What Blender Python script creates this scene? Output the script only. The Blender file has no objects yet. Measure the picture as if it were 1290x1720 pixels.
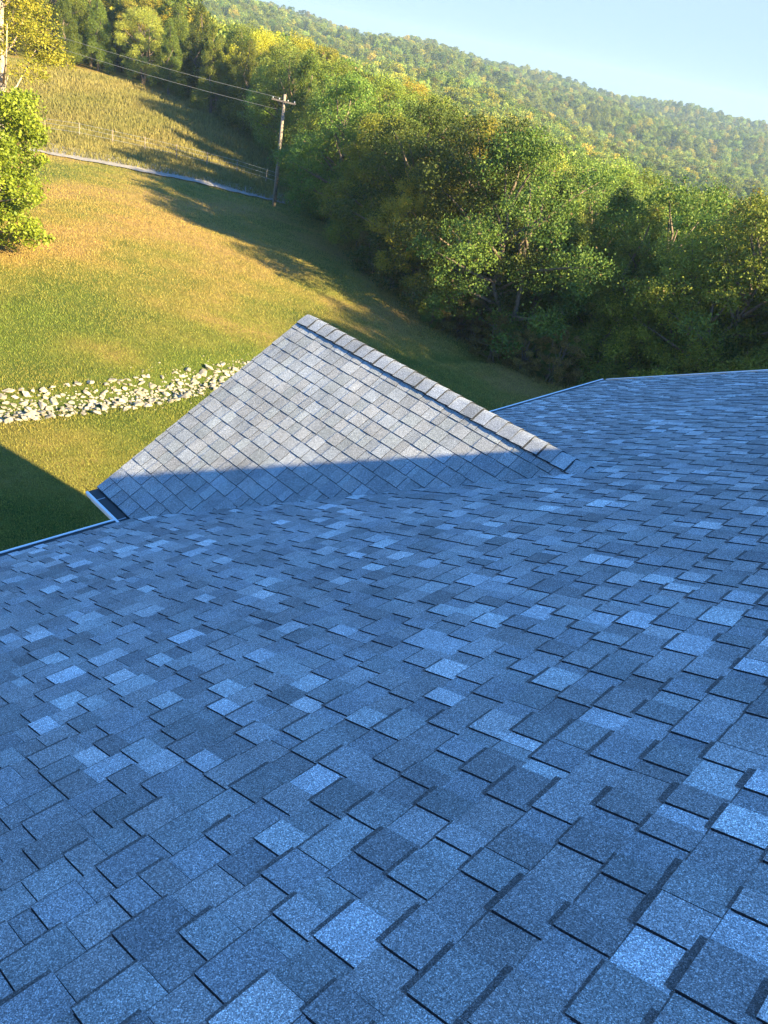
import bpy, math, random
import numpy as np
from mathutils import Vector, Matrix
R = math.radians
rng = np.random.default_rng(7)
random.seed(7)
scene = bpy.context.scene
COL = scene.collection

# ------------------------------------------------------------------ camera
ZC = 12.15                      # height of the camera above the near lawn
F_PX, YAW, PITCH, ROLL = 1290.0, -0.68373, 0.54797, 0.21086
fw = Vector((math.sin(YAW) * math.cos(PITCH), math.cos(YAW) * math.cos(PITCH), -math.sin(PITCH)))
rt0 = fw.cross(Vector((0, 0, 1))).normalized(); up0 = rt0.cross(fw)
rt = math.cos(ROLL) * rt0 + math.sin(ROLL) * up0
up = -math.sin(ROLL) * rt0 + math.cos(ROLL) * up0
cam_data = bpy.data.cameras.new('camera'); cam = bpy.data.objects.new('camera', cam_data)
COL.objects.link(cam)
m = Matrix((rt, up, -fw)).transposed().to_4x4(); m.translation = (0, 0, ZC)
cam.matrix_world = m
cam_data.sensor_fit = 'VERTICAL'; cam_data.sensor_height = 24
cam_data.lens = 24 * F_PX / 1720.0
cam_data.clip_start = 0.05; cam_data.clip_end = 8000
scene.camera = cam

# ------------------------------------------------------------------ sun, sky, exposure
SUN = Vector((1.0, 0.215, 0.43)).normalized()
SUN_EL = math.asin(SUN.z); SUN_AZ = math.atan2(SUN.x, SUN.y)      # clockwise from +Y
sd = bpy.data.lights.new('sun', 'SUN'); sd.energy = 5.0; sd.angle = R(0.5); sd.color = (1.0, 0.81, 0.45)
sun = bpy.data.objects.new('sun', sd); COL.objects.link(sun)
sun.rotation_euler = SUN.to_track_quat('Z', 'Y').to_euler(); sun.location = (30, 12, 40)
world = bpy.data.worlds.new('World'); scene.world = world; world.use_nodes = True
wn, wl = world.node_tree.nodes, world.node_tree.links
wn.clear()
sky = wn.new('ShaderNodeTexSky'); sky.sky_type = 'NISHITA'; sky.sun_disc = False
sky.sun_elevation = SUN_EL; sky.sun_rotation = SUN_AZ
sky.air_density = 1.0; sky.dust_density = 0.0; sky.ozone_density = 4.0
bg = wn.new('ShaderNodeBackground'); bg.inputs[1].default_value = 0.085
wo = wn.new('ShaderNodeOutputWorld')
geo = wn.new('ShaderNodeTexCoord'); sep = wn.new('ShaderNodeSeparateXYZ')
nz = wn.new('ShaderNodeTexNoise'); nz.inputs['Scale'].default_value = 2.2; nz.inputs['Detail'].default_value = 7; nz.inputs['Roughness'].default_value = 0.62
mp = wn.new('ShaderNodeMapping'); mp.inputs['Scale'].default_value = (1, 1, 7)
ad = wn.new('ShaderNodeMath'); ad.operation = 'MULTIPLY_ADD'; ad.inputs[1].default_value = -0.14
mr = wn.new('ShaderNodeMapRange'); mr.interpolation_type = 'SMOOTHSTEP'
mr.inputs['From Min'].default_value = 0.16; mr.inputs['From Max'].default_value = 0.03
mr.inputs['To Min'].default_value = 0.0; mr.inputs['To Max'].default_value = 0.95
mx = wn.new('ShaderNodeMix'); mx.data_type = 'RGBA'
mx.inputs['B'].default_value = (1.38, 1.86, 2.4, 1)
wl.new(geo.outputs['Generated'], sep.inputs[0]); wl.new(geo.outputs['Generated'], mp.inputs[0]); wl.new(mp.outputs[0], nz.inputs['Vector'])
wl.new(nz.outputs['Fac'], ad.inputs[0]); wl.new(sep.outputs['Z'], ad.inputs[2])
wl.new(ad.outputs[0], mr.inputs['Value']); wl.new(mr.outputs['Result'], mx.inputs['Factor'])
tn_ = wn.new('ShaderNodeVectorMath'); tn_.operation = 'MULTIPLY'; tn_.inputs[1].default_value = (.52, .91, 1.20)
wl.new(sky.outputs[0], tn_.inputs[0]); wl.new(tn_.outputs[0], mx.inputs['A']); wl.new(mx.outputs['Result'], bg.inputs[0]); wl.new(bg.outputs[0], wo.inputs[0])
vs = scene.view_settings
vs.view_transform = 'Standard'; vs.look = 'None'; vs.gamma = 1; vs.use_curve_mapping = False
vs.exposure = 2.30

# ------------------------------------------------------------------ helpers
def tag(o, label=None, cat=None, group=None, kind=None):
    if label: o['label'] = label
    if cat: o['category'] = cat
    if group: o['group'] = group
    if kind: o['kind'] = kind
    return o
def empty(name, loc=(0, 0, 0), rz=0):
    o = bpy.data.objects.new(name, None); COL.objects.link(o); o.location = loc; o.rotation_euler = (0, 0, rz)
    o.empty_display_size = 0.2
    return o
def mesh_np(name, V, polys_loops, counts, mat=None, tone=None, smooth=False):
    """V (n,3); polys_loops flat vertex indices; counts per polygon; tone per polygon colour (n,3)"""
    me = bpy.data.meshes.new(name)
    V = np.asarray(V, np.float32); L = np.asarray(polys_loops, np.int32).ravel(); c = np.asarray(counts, np.int32)
    me.vertices.add(len(V)); me.vertices.foreach_set('co', V.ravel())
    me.loops.add(len(L)); me.loops.foreach_set('vertex_index', L)
    me.polygons.add(len(c)); st = np.zeros(len(c), np.int32); st[1:] = np.cumsum(c)[:-1]
    me.polygons.foreach_set('loop_start', st)
    me.polygons.foreach_set('use_smooth', np.full(len(c), bool(smooth)))
    if tone is not None:
        a = me.attributes.new('tone', 'FLOAT_COLOR', 'FACE')
        t = np.ones((len(c), 4), np.float32); t[:, :3] = tone; a.data.foreach_set('color', t.ravel())
    me.update(calc_edges=True); me.validate()
    if mat: me.materials.append(mat)
    return me
def obj(name, me, parent=None, loc=None):
    o = bpy.data.objects.new(name, me); COL.objects.link(o)
    if parent: o.parent = parent
    if loc is not None: o.location = loc
    return o
class MB:
    def __init__(s): s.V = []; s.L = []; s.C = []; s.T = []
    def poly(s, idx, tone=(1, 1, 1)): s.L += idx; s.C.append(len(idx)); s.T.append(tone)
    def hexa(s, p, tone=(1, 1, 1)):            # 8 corners: bottom 0-3, top 4-7 (ccw)
        b = len(s.V); s.V += [tuple(q) for q in p]
        for f in ((3, 2, 1, 0), (4, 5, 6, 7), (0, 1, 5, 4), (1, 2, 6, 5), (2, 3, 7, 6), (3, 0, 4, 7)): s.poly([b + i for i in f], tone)
    def box(s, x0, x1, y0, y1, z0, z1, tone=(1, 1, 1)):
        s.hexa([(x0, y0, z0), (x1, y0, z0), (x1, y1, z0), (x0, y1, z0), (x0, y0, z1), (x1, y0, z1), (x1, y1, z1), (x0, y1, z1)], tone)
    def sweep(s, prof, a, b, tone=(1, 1, 1), closed=True):
        """profile of (dir-independent) 3D offsets swept from point a to b"""
        n = len(prof); i0 = len(s.V)
        s.V += [tuple(Vector(a) + Vector(q)) for q in prof] + [tuple(Vector(b) + Vector(q)) for q in prof]
        for i in range(n if closed else n - 1):
            j = (i + 1) % n; s.poly([i0 + i, i0 + j, i0 + n + j, i0 + n + i], tone)
        if closed:
            s.poly([i0 + i for i in range(n)][::-1], tone); s.poly([i0 + n + i for i in range(n)], tone)
    def tube(s, pts, rad, n=6, tone=(1, 1, 1)):
        pts = [Vector([float(c) for c in q]) for q in pts]; rings = []
        for i, q in enumerate(pts):
            d = (pts[min(i + 1, len(pts) - 1)] - pts[max(i - 1, 0)]).normalized()
            a = d.cross(Vector((0.31, 0.9, 0.17))).normalized(); b = d.cross(a); r = float(rad[i] if hasattr(rad, '__len__') else rad)
            k = len(s.V); s.V += [tuple(q + r * (math.cos(6.2832 * j / n) * a + math.sin(6.2832 * j / n) * b)) for j in range(n)]; rings.append(k)
        for k0, k1 in zip(rings, rings[1:]):
            for j in range(n): s.poly([k0 + j, k0 + (j + 1) % n, k1 + (j + 1) % n, k1 + j], tone)
        s.poly([rings[0] + j for j in range(n)][::-1], tone); s.poly([rings[-1] + j for j in range(n)], tone)
    def mesh(s, name, mat, smooth=False): return mesh_np(name, s.V, s.L, s.C, mat, np.array(s.T, np.float32), smooth)
    def build(s, name, mat, parent=None, smooth=False): return obj(name, s.mesh(name, mat, smooth), parent)

# ------------------------------------------------------------------ materials
def newmat(name):
    mt = bpy.data.materials.new(name); mt.use_nodes = True
    nt = mt.node_tree; nt.nodes.clear()
    out = nt.nodes.new('ShaderNodeOutputMaterial'); b = nt.nodes.new('ShaderNodeBsdfPrincipled')
    nt.links.new(b.outputs[0], out.inputs[0])
    return mt, nt, b, out
def N(nt, typ, **kw):
    n = nt.nodes.new(typ)
    for k, v in kw.items():
        if k in n.inputs: n.inputs[k].default_value = v
        else: setattr(n, k, v)
    return n
def simple(name, col, rough=0.6, metal=0.0, spec=0.5, noise=0.0, nscale=20, bump=0.0):
    mt, nt, b, out = newmat(name)
    b.inputs['Roughness'].default_value = rough; b.inputs['Metallic'].default_value = metal; b.inputs['Specular IOR Level'].default_value = spec
    if noise:
        tc = N(nt, 'ShaderNodeNewGeometry'); n = N(nt, 'ShaderNodeTexNoise', Scale=nscale, Detail=5.0)
        nt.links.new(tc.outputs['Position'], n.inputs['Vector'])
        r = N(nt, 'ShaderNodeMapRange'); r.inputs['From Min'].default_value = .3; r.inputs['From Max'].default_value = .7
        r.inputs['To Min'].default_value = 1 - noise; r.inputs['To Max'].default_value = 1 + noise
        nt.links.new(n.outputs['Fac'], r.inputs['Value'])
        v = N(nt, 'ShaderNodeVectorMath', operation='SCALE'); v.inputs[0].default_value = col[:3]
        nt.links.new(r.outputs[0], v.inputs['Scale']); nt.links.new(v.outputs[0], b.inputs['Base Color'])
        if bump:
            bp = N(nt, 'ShaderNodeBump', Strength=bump, Distance=0.02); nt.links.new(n.outputs['Fac'], bp.inputs['Height']); nt.links.new(bp.outputs[0], b.inputs['Normal'])
    else: b.inputs['Base Color'].default_value = (*col, 1)
    return mt

def shingle_material():
    mt, nt, b, out = newmat('shingle_granules'); L = nt.links
    at = N(nt, 'ShaderNodeAttribute', attribute_name='tone')
    g = N(nt, 'ShaderNodeNewGeometry')
    vo = N(nt, 'ShaderNodeTexVoronoi', Scale=430.0); L.new(g.outputs['Position'], vo.inputs['Vector'])
    vo2 = N(nt, 'ShaderNodeTexNoise', Scale=110.0, Detail=3.0, Roughness=0.7); L.new(g.outputs['Position'], vo2.inputs['Vector'])
    ns = N(nt, 'ShaderNodeTexNoise', Scale=2.3, Detail=5.0, Roughness=0.6); L.new(g.outputs['Position'], ns.inputs['Vector'])
    sp = N(nt, 'ShaderNodeSeparateColor'); L.new(vo.outputs['Color'], sp.inputs[0])
    cr = N(nt, 'ShaderNodeValToRGB'); e = cr.color_ramp.elements
    e[0].position = 0; e[0].color = (.34, .34, .34, 1); e[1].position = 1; e[1].color = (2.6, 2.6, 2.6, 1)
    for pz, v in ((.3, .62), (.62, 1.0), (.86, 1.35)): q = e.new(pz); q.color = (v, v, v, 1)
    L.new(sp.outputs[0], cr.inputs[0])
    mr2 = N(nt, 'ShaderNodeMapRange'); L.new(vo2.outputs['Fac'], mr2.inputs['Value'])
    mr2.inputs['From Min'].default_value = .3; mr2.inputs['From Max'].default_value = .7; mr2.inputs['To Min'].default_value = .84; mr2.inputs['To Max'].default_value = 1.17
    mr3 = N(nt, 'ShaderNodeMapRange'); L.new(ns.outputs['Fac'], mr3.inputs['Value'])
    mr3.inputs['From Min'].default_value = .3; mr3.inputs['From Max'].default_value = .7; mr3.inputs['To Min'].default_value = .80; mr3.inputs['To Max'].default_value = 1.16
    m1 = N(nt, 'ShaderNodeVectorMath', operation='MULTIPLY'); L.new(at.outputs['Color'], m1.inputs[0]); L.new(cr.outputs[0], m1.inputs[1])
    m2 = N(nt, 'ShaderNodeMath', operation='MULTIPLY'); L.new(mr2.outputs[0], m2.inputs[0]); L.new(mr3.outputs[0], m2.inputs[1])
    m3 = N(nt, 'ShaderNodeVectorMath', operation='SCALE'); L.new(m1.outputs[0], m3.inputs[0]); L.new(m2.outputs[0], m3.inputs['Scale'])
    L.new(m3.outputs[0], b.inputs['Base Color'])
    b.inputs['Roughness'].default_value = 0.85; b.inputs['Specular IOR Level'].default_value = 0.25
    bp = N(nt, 'ShaderNodeBump', Strength=0.5, Distance=0.002); L.new(vo.outputs['Distance'], bp.inputs['Height']); L.new(bp.outputs[0], b.inputs['Normal'])
    return mt
M_SH = shingle_material()
M_DECK = simple('roof_underlay', (0.05, 0.053, 0.06), 0.9)
M_WHITE = simple('white_painted_aluminium', (0.78, 0.79, 0.8), 0.35, noise=0.06, nscale=6)
M_GUARD = simple('black_gutter_mesh', (0.012, 0.013, 0.016), 0.55, noise=.3, nscale=60)
M_CLIP = simple('gutter_clip_metal', (0.3, 0.32, 0.34), 0.4, 0.6)
M_SIDING = simple('vinyl_siding', (0.52, 0.5, 0.45), 0.6, noise=0.05, nscale=4)
M_TRIM = simple('trim_paint', (0.72, 0.72, 0.7), 0.5)
M_GLASS = simple('window_glass', (0.03, 0.04, 0.05), 0.08)
M_POLE = simple('weathered_pole_wood', (0.25, 0.2, 0.15), 0.85, noise=.35, nscale=9, bump=.4)
M_METAL = simple('galvanised_metal', (0.5, 0.5, 0.5), 0.4, 0.7)
M_WIRE = simple('dull_wire', (0.22, 0.22, 0.22), 0.5, 0.3)
M_BARK = simple('tree_bark', (0.14, 0.105, 0.075), 0.9, noise=.4, nscale=7, bump=.5)
M_PALEBARK = simple('pale_tree_bark', (0.42, 0.33, 0.24), 0.9, noise=.45, nscale=5, bump=.5)
M_ROAD = simple('gravel_road', (0.26, 0.235, 0.20), 0.95, noise=.25, nscale=3, bump=.3)

# ------------------------------------------------------------------ roof frame
TH, TH2 = 0.45324, 0.55614
S = 1.52
T1, T2 = math.tan(TH), math.tan(TH2)
L_, P_, W_, YA, YF = 3.51377 * S, 0.39999 * S, 1.55822 * S, 1.97626 * S, 7.58211 * S
Z0 = ZC - S                     # roof plane height at x = 0
ZE = Z0 - L_ * T1               # eave height
ZR = ZE + W_ * T2               # gable ridge height
XR = (ZR - Z0) / T1             # where the gable ridge dies into the main slope
XRIDGE = 0.46; ZRIDGE = Z0 + XRIDGE * T1
YN = -7.0                       # near end of the house
E_ = 0.1425                     # course exposure
house = empty('house', (-L_, YN, 0.0))
tag(house, 'house whose blue-grey shingled roof with a small side gable fills the lower picture', 'house')
HO = Vector((-L_, YN, 0.0))
def hpart(name, mb, mat, parent=None, smooth=False):
    """build from world coordinates under the house"""
    par = parent or house
    base = HO if par is house else HO + par.location
    mb.V = [tuple(Vector(v) - base) for v in mb.V]
    o = mb.build(name, mat, par, smooth); return o

# planes: origin, u (along the course), v (upslope), n
def plane(o, u, v): u = Vector(u).normalized(); v = Vector(v).normalized(); n = u.cross(v); return (Vector(o), u, v, n if n.z > 0 else -n)
PL_MAIN = plane((-L_, YN, ZE), (0, 1, 0), (1, 0, T1))
PL_GN = plane((-L_ - P_, YA, ZE), (1, 0, 0), (0, 1, T2))
PL_GF = plane((-L_ - P_, YA + 2 * W_, ZE), (1, 0, 0), (0, -1, T2))
PL_BACK = plane((XRIDGE + (XRIDGE + L_), YN, ZE), (0, 1, 0), (-1, 0, T1))
def P(pl, u, v, h): return pl[0] + pl[1] * u + pl[2] * v + pl[3] * h

BASE = np.array((0.312, 0.324, 0.328))
TONES = [0.68, 0.78, 0.86, 0.93, 1.0, 1.07, 1.17, 1.46, 1.75]
TW = [0.08, 0.13, 0.16, 0.15, 0.13, 0.10, 0.08, 0.10, 0.07]
TINT = [(1, 1, 1), (1.02, 1.0, .98), (.97, 1.0, 1.03), (.98, 1.01, 1.0)]
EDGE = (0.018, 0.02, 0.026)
WQ = [0.06, 0.085, 0.105, 0.125, 0.145, 0.165, 0.195]
def piece_geo(w, tab, tone, band, tint, low=False):
    """a visible shingle piece in local (u, v, n) with its butt at v=0"""
    ht, hu = (0.0115, 0.0048) if tab else (0.0055, 0.0016)
    if low: ht, hu = (0.0100, 0.0030) if tab else (0.0068, 0.0014)
    g = .0016
    V = [(0, 0, 0), (w, 0, 0), (w, E_ + .012, 0), (0, E_ + .012, 0), (g, 0, ht), (w - g, 0, ht), (w - g, E_ + .012, hu), (g, E_ + .012, hu)]
    c = tuple(BASE * tone * np.array(tint)); F = []; T = []
    # granule edge highlight kept plain: top is a single face
    F.append((4, 5, 6, 7)); T.append(c)
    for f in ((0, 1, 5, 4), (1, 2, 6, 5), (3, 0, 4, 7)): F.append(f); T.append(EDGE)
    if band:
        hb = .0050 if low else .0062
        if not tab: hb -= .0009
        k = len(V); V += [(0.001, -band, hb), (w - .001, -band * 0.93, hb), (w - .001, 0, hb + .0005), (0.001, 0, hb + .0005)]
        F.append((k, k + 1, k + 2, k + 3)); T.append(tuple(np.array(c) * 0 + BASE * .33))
    return V, F, T
def layout(pl, umax, vmax, seed, keep):
    """list of pieces (u, v, w, tab, toneidx, band, tintidx) covering the slope"""
    r = random.Random(seed); out = []
    n = int(math.floor(vmax / E_ + .02))
    for i in range(n):
        v = i * E_; u = -r.random() * .25; tab = r.random() < .5; prev = 4
        while u < umax:
            w = r.choice(WQ[1:6] if tab else WQ[:5])
            t = r.choices(range(9), TW)[0]
            if abs(t - prev) < 1: t = max(0, min(8, t + r.choice((-2, -1, 1, 2))))
            if t >= 7 and prev >= 7: t = r.choice((2, 3, 4))
            prev = t
            bnd = r.choice((.012, .016, .020, .023, .026)) if tab else r.choice((0, .005, .007))
            if t >= 7 and not tab and r.random() < .4: t -= 4
            out_u = max(u, 0.0); ww = w
            if u < 0: u += w; tab = not tab; continue
            if u + w > umax: break
            if keep(u, v, w): out.append((u, v + r.uniform(-.0022, .0022), w, tab, t, bnd, r.randrange(4)))
            u += w; tab = not tab if r.random() < .95 else tab
    return out
_pm = {}
def piece_mesh(w, tab, t, band, tint, low):
    k = (w, tab, t, band, tint, low)
    if k not in _pm:
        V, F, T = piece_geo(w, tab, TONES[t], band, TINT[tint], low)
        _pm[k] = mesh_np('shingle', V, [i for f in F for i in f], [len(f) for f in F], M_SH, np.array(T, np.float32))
    return _pm[k]
def build_shingles(pl, pcs, parent, single, fieldname, low=False):
    pb = HO + parent.location
    o, u, v, n = pl
    # make a right-handed frame for local pieces
    sgn = 1 if u.cross(v).dot(n) > 0 else -1
    sing = set(single)
    MBX = MB()
    for i, q in enumerate(pcs):
        (pu, pv, w, tab, t, bnd, ti) = q
        if i in sing:
            me = piece_mesh(w, tab, t, bnd, ti, low)
            ob = bpy.data.objects.new('shingle', me); COL.objects.link(ob); ob.parent = parent
            if sgn > 0: mt = Matrix((u, v, n)).transposed().to_4x4(); org = P(pl, pu, pv, 0)
            else: mt = Matrix((-u, v, n)).transposed().to_4x4(); org = P(pl, pu + w, pv, 0)
            mt.translation = org - pb; ob.matrix_local = mt
        else:
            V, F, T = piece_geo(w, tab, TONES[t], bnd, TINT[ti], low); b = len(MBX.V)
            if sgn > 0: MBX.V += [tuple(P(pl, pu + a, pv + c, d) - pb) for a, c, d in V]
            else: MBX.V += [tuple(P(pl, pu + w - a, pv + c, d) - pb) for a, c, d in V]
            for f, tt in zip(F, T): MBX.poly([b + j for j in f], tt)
    if MBX.V:
        fo = MBX.build(fieldname, M_SH, parent); fo['kind'] = 'stuff'
# --- decks
def slab(pl, poly, thick, top=-0.001):
    mb = MB(); k = len(poly)
    mb.V = [tuple(P(pl, a, b, top)) for a, b in poly] + [tuple(P(pl, a, b, top - thick)) for a, b in poly]
    mb.poly(list(range(k)), EDGE); mb.poly([k + i for i in range(k)][::-1], EDGE)
    for i in range(k): j = (i + 1) % k; mb.poly([i, j, k + j, k + i][::-1], EDGE)
    return mb
VM = (L_ + XRIDGE) / math.cos(TH); UM = YF - YN
main_roof = hpart('main_roof', slab(PL_MAIN, [(0, 0), (UM, 0), (UM, VM), (0, VM)], .10), M_DECK)
back_roof = hpart('back_roof', slab(PL_BACK, [(0, 0), (UM, 0), (UM, VM), (0, VM)], .10), M_DECK)
VG = W_ / math.cos(TH2); UG = XR + L_ + P_
ge = VG
g_poly = [(0, 0), (P_ + .02, 0), (UG, VG), (0, VG)]
gable_roof = hpart('gable_roof', slab(PL_GN, g_poly, .08), M_DECK)
gable_far = hpart('gable_roof', slab(PL_GF, g_poly, .08), M_DECK)

def inside_gable(x, y, mg):
    if x < -L_ - .5 : return False
    k = (x + L_) / (XR + L_)     # half-width shrinks upslope
    half = W_ * (1 - k) - mg
    return half > 0 and abs(y - (YA + W_)) < half
def keep_main(u, v, w):
    y = YN + u + w / 2; x = -L_ + (v + E_ / 2) * math.cos(TH)
    return not inside_gable(x, y, .30)
pcs = layout(PL_MAIN, UM, VM, 11, keep_main)
def cam_px(pt):
    d = Vector(pt) - Vector((0, 0, ZC)); z = d.dot(fw)
    if z < .3: return None
    return 645 + F_PX * d.dot(rt) / z, 860 - F_PX * d.dot(up) / z, z
def largest(pl, pcs, count):
    sc = []
    for i, q in enumerate(pcs):
        c = cam_px(P(pl, q[0] + q[2] / 2, q[1] + E_ / 2, 0))
        if c and -20 < c[0] < 1310 and -20 < c[1] < 1740:
            view = abs((P(pl, q[0], q[1], 0) - Vector((0, 0, ZC))).normalized().dot(pl[3]))
            sc.append((q[2] * view / c[2] ** 2, i))
    sc.sort(reverse=True); return [i for _, i in sc[:count]]
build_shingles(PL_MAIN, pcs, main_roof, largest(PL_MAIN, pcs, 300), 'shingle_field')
pcb = layout(PL_BACK, UM, VM, 12, lambda u, v, w: u > 5)
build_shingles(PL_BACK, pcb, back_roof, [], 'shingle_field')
def keep_gable(u, v, w):
    umax = P_ + (v / VG) * (UG - P_)
    return u + w / 2 < umax + .22
# gable shingles overhang the rake a little
pcg = [(q[0] - .012,) + q[1:] for q in layout(PL_GN, UG + .3, VG - .03, 5, keep_gable)]
pcg2 = []
rows = sorted(set(round(q[1] / E_) for q in pcg))
for q in pcg: pcg2.append(q)
# fill the ragged left end of every course flush with the rake
for rr in rows:
    first = min((q for q in pcg if round(q[1] / E_) == rr), key=lambda q: q[0])
    gap = first[0] + .025
    if gap > .015: pcg2.append((-.025, first[1], round(gap, 3), not first[3], random.choice((2, 3, 4, 5)), 0.0 if first[3] else .012, 0))
pcg2 = [(q[0], q[1] + 0, q[2], q[3], (5 if q[4] >= 7 else max(q[4], 2)), min(q[5], .006), q[6]) for q in pcg2]
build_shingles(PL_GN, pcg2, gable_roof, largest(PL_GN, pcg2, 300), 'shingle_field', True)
pcf = layout(PL_GF, UG + .3, VG - .03, 6, keep_gable)
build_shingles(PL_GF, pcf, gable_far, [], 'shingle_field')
# --- ridge caps: bent strips lapping from the gable end towards the main slope
def cap_mesh(a2, w, ln, seed, tone):
    r = random.Random(seed)
    mb = MB(); prof = []
    K = 9; ca, sa = math.cos(a2), math.sin(a2); rr = .03
    for j in range(K):
        s = (j / (K - 1) * 2 - 1) * w
        a = abs(s); y = math.copysign(a * ca, s); z = -max(0, math.sqrt(a * a + rr * rr) - rr) * sa
        prof.append((y, z))
    c = tuple(BASE * tone)
    # x=0 is the raised butt end (faces the gable end), x=ln the buried end
    for x, h in ((0, .023), (ln, .010)):
        for top in (1, 0):
            for (y, z) in prof: mb.V.append((x, y + r.uniform(-.001, .001), z + (h if top else h - .009)))
    o0, o1, o2, o3 = 0, K, 2 * K, 3 * K
    for j in range(K - 1):
        mb.poly([o0 + j, o2 + j, o2 + j + 1, o0 + j + 1][::-1], c)
        mb.poly([o1 + j, o1 + j + 1, o3 + j + 1, o3 + j][::-1], EDGE)
        mb.poly([o0 + j, o0 + j + 1, o1 + j + 1, o1 + j][::-1], EDGE)
    for j in (0, K - 1): mb.poly([o0 + j, o2 + j, o3 + j, o1 + j], EDGE)
    q0 = len(mb.V)
    for xx in (-.014, .001):                      # joint shadow painted as a dark strip in front of the butt
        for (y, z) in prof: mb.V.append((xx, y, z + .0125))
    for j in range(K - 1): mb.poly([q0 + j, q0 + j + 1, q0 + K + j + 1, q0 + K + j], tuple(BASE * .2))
    return mb.mesh('ridge_cap', M_SH, True)
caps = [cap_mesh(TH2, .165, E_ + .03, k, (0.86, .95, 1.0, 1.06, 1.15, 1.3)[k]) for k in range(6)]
for me in caps:
    me.polygons.foreach_set('use_smooth', np.zeros(len(me.polygons), bool))
gp = HO + gable_roof.location
n_caps = int((XR + L_ + P_ + .10) / E_)
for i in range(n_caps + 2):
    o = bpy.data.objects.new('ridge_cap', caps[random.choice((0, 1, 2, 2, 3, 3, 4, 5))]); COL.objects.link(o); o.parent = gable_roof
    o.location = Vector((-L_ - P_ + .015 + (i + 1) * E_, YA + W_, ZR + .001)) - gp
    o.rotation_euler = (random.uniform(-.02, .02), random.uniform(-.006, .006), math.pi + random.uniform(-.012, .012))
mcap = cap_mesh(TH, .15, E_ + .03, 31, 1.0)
mcap.polygons.foreach_set('use_smooth', np.zeros(len(mcap.polygons), bool))
for i in range(int(UM / E_)):
    pass
mbr = MB()
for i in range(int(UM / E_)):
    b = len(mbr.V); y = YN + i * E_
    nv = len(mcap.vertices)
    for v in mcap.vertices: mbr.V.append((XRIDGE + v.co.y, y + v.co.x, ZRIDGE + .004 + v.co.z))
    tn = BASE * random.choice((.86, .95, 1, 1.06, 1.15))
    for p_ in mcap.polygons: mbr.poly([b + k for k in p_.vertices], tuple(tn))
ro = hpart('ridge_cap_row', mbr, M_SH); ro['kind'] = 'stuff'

# --- gutters: K-shaped trough, white; black guard with clips
def gutter(a, b, outv, name='gutter', clips=True):
    """a,b ends of the eave line, outv unit vector pointing away from the roof"""
    a, b, o = Vector(a), Vector(b), Vector(outv); zz = Vector((0, 0, 1))
    g = MB()
    pr = [o * .004 + zz * -.115, o * .075 + zz * -.115, o * .085 + zz * -.085, o * .115 + zz * -.05, o * .127 + zz * -.012, o * .127 + zz * .004, o * .106 + zz * .006, o * .106 + zz * -.006, o * .118 + zz * -.012, o * .075 + zz * -.10, o * .010 + zz * -.108, o * .010 + zz * -.012, o * .004 + zz * -.012]
    g.sweep(pr, a, b)
    go = hpart(name, g, M_WHITE)
    gg = MB(); d = (b - a); n = max(1, int(d.length / .35))
    gg.sweep([o * -.03 + zz * -.006, o * .112 + zz * -.012, o * .112 + zz * -.002, o * -.03 + zz * .004], a, b)
    hpart('gutter_guard', gg, M_GUARD, go)
    for i in range(n + 1 if clips else 0):
        c = MB(); q = a + d * min(.985, (i + .45) / (n + .6)); t = d.normalized() * .006
        c.sweep([o * .022 + zz * -.0015, o * .10 + zz * -.003, o * .10 + zz * .0015, o * .022 + zz * .003], q - t, q + t)
        hpart('gutter_clip', c, M_CLIP, go)
    return go
zg = ZE - .012
gutter((-L_ + .04, YN, zg), (-L_ + .04, YA - .127, zg), (-1, 0, 0), clips=False)
gutter((-L_ - P_ - .01, YA, zg), (-L_ + .0, YA, zg), (0, -1, 0))
gutter((-L_ - P_ - .01, YA + 2 * W_, zg), (-L_, YA + 2 * W_, zg), (0, 1, 0))
gutter((-L_ + .04, YA + 2 * W_ + .127, zg), (-L_ + .04, YF, zg), (-1, 0, 0), clips=False)
# rake trim
tr = MB(); tr.sweep([(0, 0, -.17), (0, .03, -.17), (0, .03, -.002), (0, 0, -.002)], (-L_, YF + .003, ZE), (XRIDGE, YF + .003, ZRIDGE)); hpart('rake_board', tr, M_TRIM)
de = MB(); de.sweep([(0, -.02, .002), (0, .036, .002), (0, .036, .012), (0, -.02, .012)], (-L_ - .02, YF, ZE), (XRIDGE, YF, ZRIDGE)); hpart('drip_edge', de, M_WHITE)
for s in (1, -1):
    tr = MB(); yy = YA + W_
    tr.sweep([(-.028, 0, -.16), (-.003, 0, -.16), (-.003, 0, -.006), (-.028, 0, -.006)], (-L_ - P_, yy - s * W_, ZE), (-L_ - P_, yy - s * .002, ZR)); hpart('rake_board', tr, M_TRIM)
tr = MB(); tr.box(-L_ - .004, -L_ + .02, YN, YA, ZE - .17, ZE - .014); hpart('fascia', tr, M_TRIM)
# walls with lapped siding boards, soffit
wl_ = MB(); zb = -4.0
wx0, wx1 = -L_ + .4, XRIDGE * 2 + L_ - .4
wl_.box(wx0, wx1, YN + .4, YF - .4, zb, ZE - .12)
wl_.box(-L_ - P_ + .25, wx0 + .1, YA + .32, YA + 2 * W_ - .32, zb, ZE - .115)
wall = hpart('wall', wl_, M_SIDING)
gb = MB(); b0 = len(gb.V)
xg0, xg1 = -L_ - P_ + .25, -L_ - P_ + .35
for xx in (xg0, xg1): gb.V += [(xx, YA + .32, ZE - .115), (xx, YA + 2 * W_ - .32, ZE - .115), (xx, YA + 2 * W_ - .32, ZE + .08), (xx, YA + W_, ZR - .13), (xx, YA + .32, ZE + .08)]
gb.poly([0, 1, 2, 3, 4]); gb.poly([9, 8, 7, 6, 5])
for i in range(5): j = (i + 1) % 5; gb.poly([i, 5 + i, 5 + j, j])
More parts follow.
